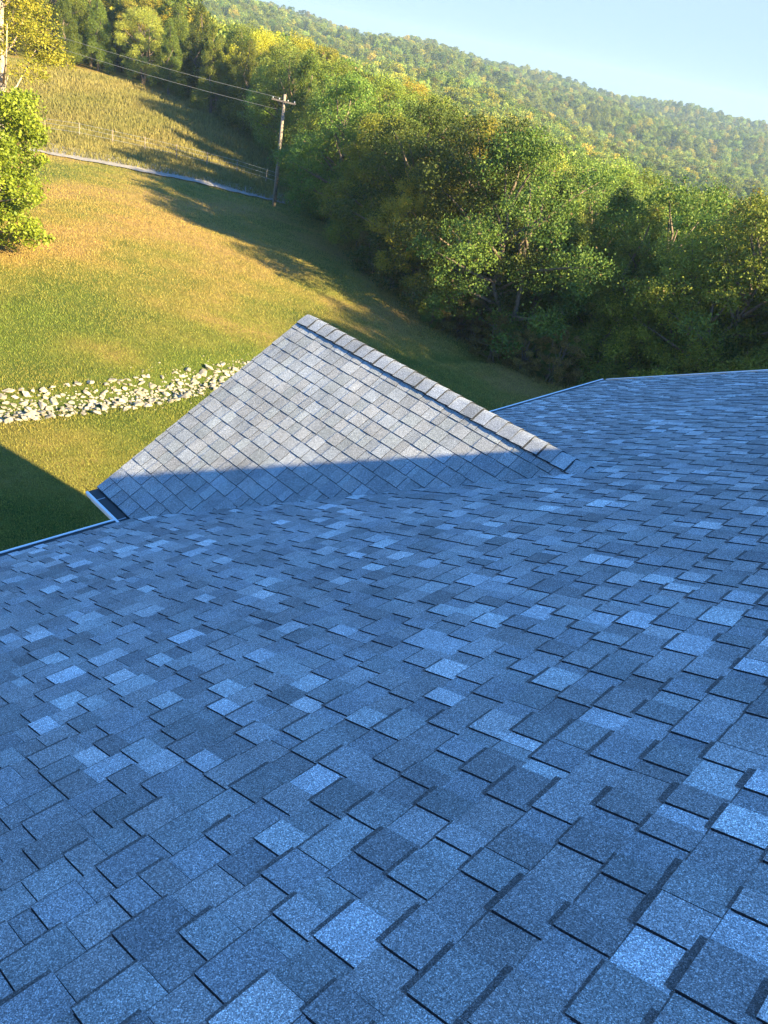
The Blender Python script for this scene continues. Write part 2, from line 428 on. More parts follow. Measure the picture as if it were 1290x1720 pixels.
hpart('gable_wall', gb, M_SIDING)
ge_ = MB()
for yy in (YF - .4 - .02,):
    ge_.V += [(wx0, yy - .1, ZE - .12), (wx1, yy - .1, ZE - .12), (XRIDGE, yy - .1, ZRIDGE - .12), (wx0, yy, ZE - .12), (wx1, yy, ZE - .12), (XRIDGE, yy, ZRIDGE - .12)]
ge_.poly([0, 1, 2]); ge_.poly([5, 4, 3]); ge_.poly([0, 2, 5, 3]); ge_.poly([1, 4, 5, 2])
hpart('end_wall', ge_, M_SIDING)
sf = MB(); sf.box(-L_ + .02, wx0, YN + .1, YF - .02, ZE - .16, ZE - .14); hpart('soffit', sf, M_TRIM)
sd_ = MB()
for i in range(44):
    z = ZE - .3 - i * .12
    sd_.hexa([(wx0 - .012, YN + .4, z), (wx0 + .0, YN + .4, z), (wx0 + .0, YA + .3, z), (wx0 - .012, YA + .3, z), (wx0 - .002, YN + .4, z + .12), (wx0, YN + .4, z + .12), (wx0, YA + .3, z + .12), (wx0 - .002, YA + .3, z + .12)])
s_o = hpart('siding_boards', sd_, M_SIDING, wall); s_o['kind'] = 'stuff'
for y in (-4.5, -1.2, 1.6):
    w_ = MB(); w_.box(wx0 - .035, wx0 - .013, y - .55, y + .55, ZE - 2.1, ZE - .75); wo_ = hpart('window', w_, M_TRIM)
    for k in range(2):
        p_ = MB(); p_.box(wx0 - .045, wx0 - .0355, y - .48, y + .48, ZE - 2.03 + k * .62, ZE - 1.46 + k * .62); hpart('pane', p_, M_GLASS, wo_)

# ------------------------------------------------------------------ terrain
def smooth(x, a, b): t = np.clip((x - a) / (b - a), 0, 1); return t * t * (3 - 2 * t)
GS = 1.35
RL = GS * np.array([0, 10, 15, 20, 30, 37, 45, 55, 65, 80, 100, 140, 200, 300, 500, 700, 1000, 1500, 2500, 4000])
HL = GS * np.array([-9.1, -9.1, -9.1, -9.0, -8.7, -8.9, -9.5, -9.9, -9.8, -8.7, -8.5, -10, -12, -13, -7, 0, -5, -40, -90, -120])
HR = GS * np.array([-9.5, -9.6, -9.8, -10.1, -10.9, -11.6, -12.6, -13.8, -15, -17, -19.5, -23, -28, -33, -32, -24, -17, -40, -90, -120])
def ground(x, y):
    x = np.asarray(x, float); y = np.asarray(y, float)
    r = np.hypot(x, y); az = np.arctan2(x, y)
    w = .5 + .5 * np.clip(np.sin(az + R(43)) / math.sin(R(24)), -1, 1); w = w * w * (3 - 2 * w)
    h = (1 - w) * np.interp(r, RL, HL) + w * np.interp(r, RL, HR)
    big = 1.2 * smooth(r, 110, 450)
    h += big * (5 * np.sin(x / 83 + 1.3) * np.cos(y / 97) + 2.5 * np.sin((x + y) / 41) + 1.5 * np.sin((x - 2 * y) / 57))
    h += .10 * np.sin(x / 3.1 + .4) * np.sin(y / 4.3) + .05 * np.sin(x / 1.3) * np.cos(y / 1.7)
    # stony swale
    d = swale_d(x, y); h -= .28 * np.exp(-(d / .9) ** 2)
    return ZC + h
SW = GS * np.array([(-18.6, -4.0), (-17.9, 2.0), (-17.45, 6.4), (-17.1, 7.7), (-16.95, 9.2), (-17.1, 11.0), (-17.45, 13.0), (-17.6, 15)])
def swale_d(x, y):
    xs = np.interp(y, SW[:, 1], SW[:, 0]); return (x - xs)
def dryness(x, y):
    r = np.hypot(x, y)
    d = .30 + .42 * smooth(r, 32, 43) - .12 * smooth(r, 52, 66) + .25 * smooth(-y, -12, -2)
    d = d + .17 * np.sin(x * .21 + 1.3 * np.sin(y * .17)) * np.cos(y * .19 + .7) + .10 * np.sin(x * .63 + y * .41) + .06 * np.sin(y * 1.7 - x * 1.1)
    return np.clip(d, 0, 1)
# polar-ish graded grid
ra = np.concatenate([np.arange(0, 75, .7), np.geomspace(75, 5000, 110)])
aa = np.radians(np.concatenate([np.arange(-95, 12, .55), np.arange(12, 265, 3.0)]))
RR, AA = np.meshgrid(ra, aa, indexing='ij')
X = RR * np.sin(AA); Y = RR * np.cos(AA); Z = ground(X, Y)
nr, na = X.shape
V = np.stack([X, Y, Z], -1).reshape(-1, 3)
idx = np.arange(nr * na).reshape(nr, na)
q = np.stack([idx[:-1, :], np.roll(idx, -1, 1)[:-1, :], np.roll(idx, -1, 1)[1:, :], idx[1:, :]], -1).reshape(-1, 4)

mt, nt, b, out = newmat('lawn_and_meadow'); Lk = nt.links
g = N(nt, 'ShaderNodeNewGeometry')
def noise(sc, det=4.0, rough=.6):
    n = N(nt, 'ShaderNodeTexNoise', Scale=sc, Detail=det, Roughness=rough); Lk.new(g.outputs['Position'], n.inputs['Vector']); return n
def ramp(src, stops):
    c = N(nt, 'ShaderNodeValToRGB'); e = c.color_ramp.elements
    e[0].position, e[0].color = stops[0][0], (*stops[0][1], 1); e[1].position, e[1].color = stops[-1][0], (*stops[-1][1], 1)
    for p_, c_ in stops[1:-1]: k = e.new(p_); k.color = (*c_, 1)
    Lk.new(src, c.inputs[0]); return c
n1 = noise(.16, 5); n2 = noise(1.9, 6, .7); n3 = noise(22, 4, .8)
dr = N(nt, 'ShaderNodeAttribute', attribute_name='dry'); dm = N(nt, 'ShaderNodeMath', operation='MULTIPLY_ADD'); dm.inputs[1].default_value = .38; dm.inputs[2].default_value = -.19
Lk.new(dr.outputs['Fac'], dm.inputs[0]); ds = N(nt, 'ShaderNodeMath', operation='ADD'); Lk.new(dm.outputs[0], ds.inputs[0]); Lk.new(n1.outputs['Fac'], ds.inputs[1])
c1 = ramp(ds.outputs[0], [(.36, (.11, .145, .026)), (.46, (.19, .195, .038)), (.54, (.27, .225, .052)), (.66, (.38, .25, .085))])
c2 = ramp(n2.outputs['Fac'], [(.3, (.7, .75, .65)), (.7, (1.3, 1.25, 1.3))])
c3 = ramp(n3.outputs['Fac'], [(.32, (.32, .32, .32)), (.68, (1.15, 1.15, 1.15))])
a1 = N(nt, 'ShaderNodeVectorMath', operation='MULTIPLY'); Lk.new(c1.outputs[0], a1.inputs[0]); Lk.new(c2.outputs[0], a1.inputs[1])
a2 = N(nt, 'ShaderNodeVectorMath', operation='MULTIPLY'); Lk.new(a1.outputs[0], a2.inputs[0]); Lk.new(c3.outputs[0], a2.inputs[1])
Lk.new(a2.outputs[0], b.inputs['Base Color']); b.inputs['Roughness'].default_value = .95; b.inputs['Specular IOR Level'].default_value = .1
bp = N(nt, 'ShaderNodeBump', Strength=1.0, Distance=.05); Lk.new(n3.outputs['Fac'], bp.inputs['Height']); Lk.new(bp.outputs[0], b.inputs['Normal'])
M_GROUND = mt
gm = mesh_np('ground', V, q.ravel(), np.full(len(q), 4), M_GROUND, None, True)
da = gm.attributes.new('dry', 'FLOAT', 'POINT'); da.data.foreach_set('value', dryness(X, Y).ravel().astype(np.float32))
tag(obj('ground', gm), kind='structure')

def in_house(x, y, mg=0): return (x > -L_ + .35 - mg) & (x < XRIDGE * 2 + L_ + mg) & (y > YN - mg) & (y < YF - .35 + mg)
# grass blades: one mesh
def blades(n, rmin, rmax, a0, a1, hgt, wid, seed, tones, mask=None):
    r = np.random.default_rng(seed)
    rr = rmin * (rmax / rmin) ** r.random(n); az = R(a0) + (R(a1) - R(a0)) * r.random(n)
    x = rr * np.sin(az); y = rr * np.cos(az)
    k = ~in_house(x, y) & (np.abs(swale_d(x, y) + .0) > 1.1 * r.random(n))
    if mask is not None: k &= mask(x, y, rr, r)
    x, y, rr = x[k], y[k], rr[k]; n = len(x); z = ground(x, y)
    f = np.sqrt(np.maximum(rr, 14) / 22)
    h = hgt * r.uniform(.5, 1.3, n) * f; w = wid * r.uniform(.6, 1.4, n) * f
    t = r.random(n) * 6.283; ln = r.uniform(0, .9, n) * h; t2 = r.random(n) * 6.283
    a = np.stack([x - np.cos(t) * w, y - np.sin(t) * w, z - .01], -1); c = np.stack([x + np.cos(t) * w, y + np.sin(t) * w, z - .01], -1)
    d = np.stack([x + np.cos(t2) * ln, y + np.sin(t2) * ln, z + h], -1)
    V = np.stack([a, c, d], 1).reshape(-1, 3)
    patch = dryness(x, y) * 1.15 - .05
    patch = np.clip(patch * .75 + r.random(n) * .3, 0, 1)[:, None]
    tn = np.array(tones[0]) * (1 - patch) + np.array(tones[1]) * patch
    tn = tn * r.uniform(.65, 1.35, (n, 1))
    return mesh_np('grass', V, np.arange(3 * n), np.full(n, 3), M_BLADE, tn.astype(np.float32))
mt, nt, b, out = newmat('grass_blade'); Lk = nt.links
at = N(nt, 'ShaderNodeAttribute', attribute_name='tone'); Lk.new(at.outputs['Color'], b.inputs['Base Color']); b.inputs['Roughness'].default_value = .7; b.inputs['Specular IOR Level'].default_value = .2
trn = N(nt, 'ShaderNodeBsdfTranslucent'); Lk.new(at.outputs['Color'], trn.inputs[0]); mxs = N(nt, 'ShaderNodeMixShader'); mxs.inputs[0].default_value = .35
Lk.new(b.outputs[0], mxs.inputs[1]); Lk.new(trn.outputs[0], mxs.inputs[2]); Lk.new(mxs.outputs[0], out.inputs[0])
M_BLADE = mt
go = obj('lawn_grass', blades(700000, 13, 77, -78, -14, .055, .011, 3, ((.155, .225, .032), (.43, .285, .085))))
tag(go, 'short mown grass, green and straw coloured, on the lawn below the roof', 'grass', kind='stuff')
def rough_mask(x, y, rr, r):
    az = np.degrees(np.arctan2(x, y)); e = GS * np.interp(az, EA, ER); return (np.abs(rr - e) < 2.2 * r.random(len(rr)) + .3)

# forest edge radius by azimuth (degrees)
EA = [-80, -62, -57, -53, -50, -47, -44, -40, -36, -30, -24, -15, 0, 20]
ER = [100, 95, 88, 78, 66, 50, 41, 35, 33, 32, 32, 31, 29, 30]
def edge_r(a): return float(np.interp(a, EA, ER))
hk = obj('rough_grass', blades(70000, 32, 88, -62, -12, .22, .014, 5, ((.07, .10, .025), (.17, .14, .05)), rough_mask))
tag(hk, 'taller unmown grass along the foot of the woods', 'grass', kind='stuff')
fieldm = lambda x, y, rr, r: rr > 75
hk = obj('meadow_grass', blades(110000, 75, 125, -75, -48, .2, .025, 8, ((.14, .16, .035), (.30, .24, .08)), fieldm))
tag(hk, 'long dry grass on the field beyond the gravel road', 'grass', kind='stuff')

# ------------------------------------------------------------------ stones of the swale
mt, nt, b, out = newmat('limestone'); Lk = nt.links
g = N(nt, 'ShaderNodeNewGeometry'); oi = N(nt, 'ShaderNodeObjectInfo'); n = N(nt, 'ShaderNodeTexNoise', Scale=9.0, Detail=6.0); Lk.new(g.outputs['Position'], n.inputs['Vector'])
c = N(nt, 'ShaderNodeValToRGB'); e = c.color_ramp.elements; e[0].position = .3; e[0].color = (.17, .14, .09, 1); e[1].position = .62; e[1].color = (.43, .38, .28, 1); Lk.new(n.outputs['Fac'], c.inputs[0])
sc_ = N(nt, 'ShaderNodeMapRange'); sc_.inputs['To Min'].default_value = .7; sc_.inputs['To Max'].default_value = 1.15; Lk.new(oi.outputs['Random'], sc_.inputs['Value'])
vm = N(nt, 'ShaderNodeVectorMath', operation='SCALE'); Lk.new(c.outputs[0], vm.inputs[0]); Lk.new(sc_.outputs[0], vm.inputs['Scale']); Lk.new(vm.outputs[0], b.inputs['Base Color']); b.inputs['Roughness'].default_value = .9
bp = N(nt, 'ShaderNodeBump', Strength=.5, Distance=.02); Lk.new(n.outputs['Fac'], bp.inputs['Height']); Lk.new(bp.outputs[0], b.inputs['Normal'])
M_STONE = mt
import bmesh
def rock_mesh(seed):
    r = random.Random(seed); bm = bmesh.new()
    for _ in range(11):
        v = Vector((r.gauss(0, 1), r.gauss(0, 1), r.gauss(0, 1))).normalized() * r.uniform(.75, 1.05); bm.verts.new((v.x * 1.15, v.y * .85, v.z * .6))
    bmesh.ops.convex_hull(bm, input=bm.verts[:])
    for v in [v for v in bm.verts if not v.link_faces]: bm.verts.remove(v)
    bmesh.ops.bevel(bm, geom=bm.edges[:], offset=.07, segments=1, affect='EDGES')
    me = bpy.data.meshes.new('rock'); bm.to_mesh(me); bm.free(); me.materials.append(M_STONE); return me
rocks = [rock_mesh(k) for k in range(12)]
stones = []
for k in range(2600):
    y = random.uniform(0, 20); wd = 1.15 if y < 12 else 1.15 - (y - 12) * .08
    off = max(-1, min(1, random.gauss(0, .5))) * wd
    x = float(np.interp(y, SW[:, 1], SW[:, 0])) + off
    s = abs(random.gauss(.08, .06)) + .05
    if y > 14 and random.random() < .35: continue
    if k < 2500 and any((x - a) ** 2 + (y - b_) ** 2 < ((s + c_) * .62) ** 2 for a, b_, c_ in stones): continue
    stones.append((x, y, s))
stones.sort(key=lambda t: -t[2])
def near_boost(t): return t[2]
big, small = stones[:300], stones[300:]
for (x, y, s) in big:
    o = bpy.data.objects.new('rock', random.choice(rocks)); COL.objects.link(o)
    o.location = (x, y, float(ground(x, y)) + s * .2); o.scale = (s, s * random.uniform(.7, 1.1), s * random.uniform(.6, .95)); o.rotation_euler = (random.uniform(-.4, .4), random.uniform(-.4, .4), random.random() * 6.28)
    tag(o, 'pale limestone rock lying in the stony drainage strip across the lawn', 'rock', 'loose rocks in the drainage strip')
mbs = MB()
def add_rocks(lst, mbs):
    for (x, y, s) in lst:
        me = random.choice(rocks); b0 = len(mbs.V); rot = Matrix.Rotation(random.random() * 6.28, 3, 'Z') @ Matrix.Rotation(random.uniform(-.5, .5), 3, 'X')
        z = float(ground(x, y))
        for v in me.vertices: q_ = rot @ v.co * s; mbs.V.append((x + q_.x, y + q_.y, z + s * .2 + q_.z))
        for p_ in me.polygons: mbs.poly([b0 + k for k in p_.vertices])
tiny = [(float(np.interp(y, SW[:, 1], SW[:, 0])) + random.gauss(0, .6), y, random.uniform(.02, .055)) for y in [random.uniform(-1, 20) for _ in range(1500)]]
add_rocks(small + tiny, mbs)
tag(mbs.build('stone_chips', M_STONE), 'small stone chips scattered between the rocks of the drainage strip', 'stone chips', kind='stuff')

# ------------------------------------------------------------------ gravel road beyond the lawn
def ribbon(name, pts, w, mat, lift=.03, label=None):
    pts = [Vector(p_) for p_ in pts]; fine = []
    for i in range(len(pts) - 1):
        for t in np.linspace(0, 1, 14)[:-1]: fine.append(pts[i].lerp(pts[i + 1], float(t)))
    fine.append(pts[-1]); V_ = []; Q = []
    for i, p_ in enumerate(fine):
        d = (fine[min(i + 1, len(fine) - 1)] - fine[max(i - 1, 0)]).normalized(); nn = Vector((-d.y, d.x))
        for s in (-1, -.33, .33, 1):
            ww = w * s * (1 + .08 * math.sin(i * 1.7 + s)); x, y = p_.x + nn.x * ww, p_.y + nn.y * ww
            V_.append((x, y, float(ground(x, y)) + lift))
    for i in range(len(fine) - 1):
        for s in range(3): a = i * 4 + s; Q.append((a, a + 1, a + 5, a + 4))
    me = mesh_np(name, V_, np.array(Q).ravel(), np.full(len(Q), 4), mat, None, True)
    return tag(obj(name, me), label, kind='structure')
def pol(az, r): return (GS * r * math.sin(R(az)), GS * r * math.cos(R(az)))
ribbon('road', [pol(-80, 58), pol(-72, 57), pol(-66, 56.5), pol(-60, 56), pol(-55, 56), pol(-51, 57), pol(-47, 60), pol(-43, 66)], 1.9, M_ROAD, .09)

# ------------------------------------------------------------------ trees
def leafmat(name, translucency=.35):
    mt, nt, b, out = newmat(name); Lk = nt.links
    at = N(nt, 'ShaderNodeAttribute', attribute_name='tone'); oi = N(nt, 'ShaderNodeObjectInfo')
    mr_ = N(nt, 'ShaderNodeMapRange'); mr_.inputs['To Min'].default_value = .55; mr_.inputs['To Max'].default_value = 1.4; Lk.new(oi.outputs['Random'], mr_.inputs['Value'])
    hs = N(nt, 'ShaderNodeHueSaturation'); Lk.new(at.outputs['Color'], hs.inputs['Color']); Lk.new(mr_.outputs[0], hs.inputs['Value'])
    mh = N(nt, 'ShaderNodeMath', operation='MULTIPLY_ADD'); mh.inputs[1].default_value = 7.13; mh.inputs[2].default_value = 0; Lk.new(oi.outputs['Random'], mh.inputs[0])
    fr = N(nt, 'ShaderNodeMath', operation='FRACT'); Lk.new(mh.outputs[0], fr.inputs[0])
    mh2 = N(nt, 'ShaderNodeMapRange'); mh2.inputs['To Min'].default_value = .475; mh2.inputs['To Max'].default_value = .52; Lk.new(fr.outputs[0], mh2.inputs['Value']); Lk.new(mh2.outputs[0], hs.inputs['Hue'])
    Lk.new(hs.outputs[0], b.inputs['Base Color']); b.inputs['Roughness'].default_value = .6; b.inputs['Specular IOR Level'].default_value = .3
    trn = N(nt, 'ShaderNodeBsdfTranslucent'); Lk.new(hs.outputs[0], trn.inputs[0]); mxs = N(nt, 'ShaderNodeMixShader'); mxs.inputs[0].default_value = translucency
    Lk.new(b.outputs[0], mxs.inputs[1]); Lk.new(trn.outputs[0], mxs.inputs[2]); Lk.new(mxs.outputs[0], out.inputs[0])
    return mt
M_LEAF = leafmat('foliage')
KINDS = {   # colours of leaves (dark, light)
    'oak': ((.040, .062, .016), (.10, .125, .030)),
    'yellow': ((.075, .090, .018), (.17, .16, .032)),
    'pale': ((.055, .085, .030), (.125, .165, .050)),
    'cedar': ((.022, .042, .016), (.075, .095, .024)),
    'brush': ((.045, .040, .022), (.12, .095, .045)),
    'deep': ((.022, .045, .016), (.06, .085, .025)),
    'round': ((.035, .058, .010), (.085, .112, .018)),
}
def leaves(C, Nn, size, tones, r, flat=.5):
    """quads (folded leaf sprays) centred at C with outward normals Nn"""
    n = len(C)
    d = Nn * (1 - flat) + r.normal(size=(n, 3)) * .75; d /= np.linalg.norm(d, axis=1)[:, None] + 1e-9
    a = np.cross(d, r.normal(size=(n, 3))); a /= np.linalg.norm(a, axis=1)[:, None] + 1e-9
    bb = np.cross(d, a); s = size * r.uniform(.5, 1.35, (n, 1)); e = r.uniform(.45, .8, (n, 1))
    V = np.stack([C - a * s, C + bb * s * e - d * s * .15, C + a * s, C - bb * s * e + d * s * .1], 1).reshape(-1, 3)
    return V
def make_tree(kind, seed, H, n, size):
    """returns crown mesh, trunk mesh; base at the origin"""
    r = np.random.default_rng(seed); rd = random.Random(seed)
    lo, hi = (np.array(c) * np.array((2.75, 2.5, 1.2)) for c in KINDS[kind])
    tr = MB(); cl = []           # clumps: centre, radius
    def limb(a, b, r0, r1, k=4):
        pts = []; a, b = Vector(a), Vector(b); ln = (b - a).length
        for i in range(k + 1):
            t = i / k; p_ = a.lerp(b, t); j = ln * .05 * math.sin(t * math.pi)
            pts.append(p_ + Vector((rd.uniform(-j, j), rd.uniform(-j, j), rd.uniform(-j, j) * .5)))
        tr.tube(pts, [r0 + (r1 - r0) * i / k for i in range(k + 1)], 6)
    if kind == 'cedar':
        Rm = H * rd.uniform(.17, .24)
        limb((0, 0, -.6), (rd.uniform(-.2, .2), rd.uniform(-.2, .2), H * .95), H * .022, .02, 6)
        for i in range(95):
            t = rd.random() ** .8; z = H * (.06 + .92 * t); rr = Rm * (1 - t) ** .75 * rd.uniform(.6, 1.12) + .1; a = rd.random() * 6.283
            c_ = (rr * math.cos(a), rr * math.sin(a), z + rr * .15); cl.append((c_, .11 * H * (1 - .6 * t) * rd.uniform(.5, 1.05), (.75, .75, .9)))
            if i % 5 == 0: limb((0, 0, z * .9), c_, H * .006 * (1.2 - t), .008, 2)
    else:
        W = H * {'oak': .36, 'yellow': .33, 'pale': .36, 'brush': .5, 'deep': .4, 'round': .40}[kind]
        base = H * {'oak': .12, 'yellow': .14, 'pale': .1, 'brush': .02, 'deep': .04, 'round': -.02}[kind]
        top = Vector((rd.uniform(-.5, .5), rd.uniform(-.5, .5), H * .72))
        forks = rd.randint(1, 3) if kind != 'brush' else 5
        stems = []
        for f in range(forks):
            a = rd.random() * 6.283; off = (0 if forks == 1 else W * .3)
            tp = Vector((off * math.cos(a), off * math.sin(a), H * rd.uniform(.68, .82)))
            limb((.12 * math.cos(a) * (forks > 1), .12 * math.sin(a) * (forks > 1), -.6), tp, H * .02 / math.sqrt(forks) + .02, .03, 6); stems.append(tp)
        nb = {'brush': 26, 'round': 80}.get(kind, 50)
        for i in range(nb):
            st = rd.choice(stems); t = (i + .5) / nb
            z = base + (H - base) * (.06 + .9 * t)
            prof = math.sin(math.pi * min(1, (.18 + .80 * t))) ** .55
            rr = W * prof * math.sqrt(rd.uniform(.12, 1.0)); a = i * 2.4 + rd.uniform(-.5, .5)
            c_ = Vector((st.x * .6 + rr * math.cos(a), st.y * .6 + rr * math.sin(a), z))
            cr_ = H * rd.uniform(.05, .105)
            cl.append((tuple(c_), cr_, (1.1, 1.1, .72)))
            s0 = Vector((st.x, st.y, 0)) * min(1, (z * .75) / st.z) ; s0.z = max(.4, z * .72)
            if i % 2 == 0: limb(s0, c_, H * .008 + .01, .012, 3)
            for k in range(2):
                o_ = Vector((rd.gauss(0, 1), rd.gauss(0, 1), rd.gauss(0, .6))).normalized() * cr_ * 1.05
                cl.append((tuple(c_ + o_), cr_ * rd.uniform(.35, .6), (1, 1, .8)))
    w = np.array([c[1] ** 2 for c in cl]); w /= w.sum()
    pick = r.choice(len(cl), n, p=w); C0 = np.array([c[0] for c in cl])[pick]; Rr = np.array([c[1] for c in cl])[pick][:, None]; An = np.array([c[2] for c in cl])[pick]
    d = r.normal(size=(n, 3)); d /= np.linalg.norm(d, axis=1)[:, None]
    rad = r.uniform(.35, 1.0, (n, 1)) ** .5 * (1 + .22 * r.normal(size=(n, 1)))
    C = C0 + d * Rr * rad * An; C[:, 2] = np.maximum(C[:, 2], .1)
    if kind == 'cedar': d[:, 2] += .2
    V = leaves(C, d, size, None, r)
    ct = r.random(len(cl))[pick][:, None]          # clump to clump colour variation
    mixv = np.clip(.25 + .5 * ct + .35 * r.normal(size=(n, 1)), 0, 1)
    tn = lo * (1 - mixv) + hi * mixv
    dead = r.random(n) < (.03 if kind != 'brush' else .25); tn[dead] = np.array((.17, .11, .05)) * r.uniform(.6, 1.2, (dead.sum(), 1))
    crown = mesh_np('crown', V, np.arange(4 * n), np.full(n, 4), M_LEAF, tn.astype(np.float32))
    trunk = tr.mesh('trunk', M_BARK, True)
    return crown, trunk, H
VAR = {}
for kind, cnt, nl in (('oak', 3, 46000), ('yellow', 3, 40000), ('pale', 2, 46000), ('cedar', 4, 44000), ('deep', 2, 44000), ('brush', 2, 18000), ('round', 1, 60000)):
    VAR[kind] = [make_tree(kind, 100 * len(VAR) + k, {'brush': 4.5, 'cedar': 9}.get(kind, 10), nl, {'cedar': .045, 'brush': .045, 'round': .085}.get(kind, .055)) for k in range(cnt)]
LAB = {
    'oak': ('green broadleaf tree with a rounded crown in the woods right of the lawn', 'broadleaf tree'),
    'yellow': ('yellow-green broadleaf tree with a lighter crown than its neighbours in the woods', 'yellowing tree'),
    'pale': ('pale green feathery tree standing among darker crowns in the woods', 'pale green tree'),
    'cedar': ('dark green cedar with a narrow pointed crown in the woods', 'cedar'),
    'deep': ('deep green dense tree in the shaded part of the woods', 'dense tree'),
    'brush': ('brown tangled bush of vines at the shaded edge of the woods', 'bush'),
}
NAME = {'round': 'round_tree', 'oak': 'broadleaf_tree', 'yellow': 'yellowing_tree', 'pale': 'feathery_tree', 'cedar': 'cedar_tree', 'deep': 'dense_tree', 'brush': 'vine_bush'}
ntree = 0
def put_tree(kind, x, y, H, label=None, cat=None, group='trees of the woods beyond the lawn', k=None, wide=1.0, name=None):
    global ntree
    cr_, tk, h0 = VAR[kind][k if k is not None else random.randrange(len(VAR[kind]))]
    s = H / h0
    e = empty(name or NAME[kind], (x, y, float(ground(x, y)) - .05), random.random() * 6.283); e.scale = (s * wide, s * wide, s)
    tag(e, label or LAB[kind][0], cat or LAB[kind][1].split()[-1], group)
    obj('crown', cr_, e); obj('trunk', tk, e); ntree += 1
    return e
placed = []
def free(x, y, d): return all((x - a) ** 2 + (y - b_) ** 2 > d * d for a, b_ in placed)
# distinctive ones first
special = [
    ('round', -70.2, 29.5, 8.2, 'round bright green leafy tree at the left edge of the lawn', 'tree', 1.0),
    ('yellow', -24.5, 62, 11, 'bright yellow-green willow-like tree right of the middle of the woods', 'tree', 1.1),
    ('yellow', -40.5, 36, 8.5, 'yellow-green tree with bare twisted limbs leaning over the dark lawn edge', 'tree', 1.0),
    ('yellow', -49, 100, 13, 'golden yellow tree standing above the middle of the wood line', 'tree', 1.2),
    ('yellow', -33, 50, 10, 'yellow-tinged tree high in the middle of the woods', 'tree', 1.0),
]
for kind, az, r_, H, lb, ct, wd in special:
    x, y = pol(az, r_); placed.append((x, y)); put_tree(kind, x, y, H, lb, ct, k=0, wide=wd)
# wood edge to ~150 m
row = []
for lane, step in ((0.6, 3.1), (3.4, 3.6)):
    a_ = -51.0
    while a_ < 11:
        e0 = edge_r(a_) + lane; row.append((a_ + random.uniform(-.8, .8), e0 + random.uniform(-.5, .9))); a_ += math.degrees(step / (e0 * GS))
cand = []
for _ in range(9000):
    az = random.uniform(-84, 12); e0 = edge_r(az); r_ = e0 * (max(78, e0 + 12) / e0) ** random.random()
    cand.append((az, r_))
cand.sort(key=lambda t: t[1])
random.shuffle(cand)
grow = []
for az, r_ in row:
    x, y = pol(az, r_)
    if free(x, y, 2.4): placed.append((x, y)); grow.append((az, r_, x, y))
print('row trees', len(grow))
for az, r_ in cand:
    if len(grow) > 288: break
    x, y = pol(az, r_)
    if az < -10 and az > -50 and False: continue
    # clearing with the far lane
    if -24.5 < az < -20.5 and 70 < r_ < 112: continue
    dmin = 3.1 + (r_ - 30) * .02
    if (az > -10 and (r_ > 48 or az > 8)) or az < -72: dmin *= 2.2
    if not free(x, y, dmin): continue
    placed.append((x, y)); grow.append((az, r_, x, y))
for az, r_, x, y in grow:
    f = random.random(); e0 = edge_r(az); dep = r_ - e0
    if dep < 4 and az > -50: kind = 'cedar' if f < .5 else 'deep' if f < .7 else 'oak' if f < .9 else 'pale'; H = random.uniform(9.5, 13)
    elif dep < 25: kind = 'cedar' if f < .42 else 'oak' if f < .60 else 'pale' if f < .78 else 'yellow' if f < .90 else 'deep'; H = random.uniform(9.0, 12.5)
    else: kind = 'oak' if f < .42 else 'pale' if f < .62 else 'yellow' if f < .80 else 'cedar' if f < .9 else 'deep'; H = random.uniform(9.0, 13)
    side = 'behind the gravel road' if az < -52 else 'above the gable peak' if az < -42 else 'right of the gable peak' if az < -28 else 'above the far roof edge'
    band = 'front edge of the woods' if dep < 9 else 'middle of the woods' if dep < 40 else 'back rows of the woods'
    look = {'oak': 'green broadleaf tree', 'yellow': 'yellow-green broadleaf tree', 'pale': 'pale green feathery tree', 'cedar': 'narrow green cedar', 'deep': 'deep green dense tree'}[kind]
    put_tree(kind, x, y, H, look + ' in the ' + band + ', ' + side)
nbr = 0
for i in range(400):
    az = random.uniform(-48, -14); r_ = edge_r(az) + random.uniform(-1.6, 1.0); x, y = pol(az, r_)
    if nbr >= 26: break
    bk = 'brush' if random.random() < .55 else 'deep'; where = 'right of the gable peak' if az < -36 else 'left of the far roof corner' if az < -29 else 'just above the far roof edge'
    put_tree(bk, x, y, random.uniform(1.6, 3.2), ('brown tangled vine bush' if bk == 'brush' else 'low dark green bush') + ' at the foot of the woods, ' + where, 'bush', 'bushes along the edge of the woods', name='vine_bush' if bk == 'brush' else 'green_bush'); nbr += 1

# taller trees right of the picture, whose shadows lie across the lawn
for x, y, H in ((22, 37, 24), (17.5, 39.5, 22.5), (12.5, 41, 20.5), (26, 35, 25), (15, 36, 17), (21, 43, 23), (8, 43, 16.5), (29, 40, 24)):
    put_tree('oak', x, y, H, 'tall broadleaf tree beyond the far end of the house, casting its shadow over the lawn', 'tree', 'tall trees beyond the far end of the house', wide=.62)

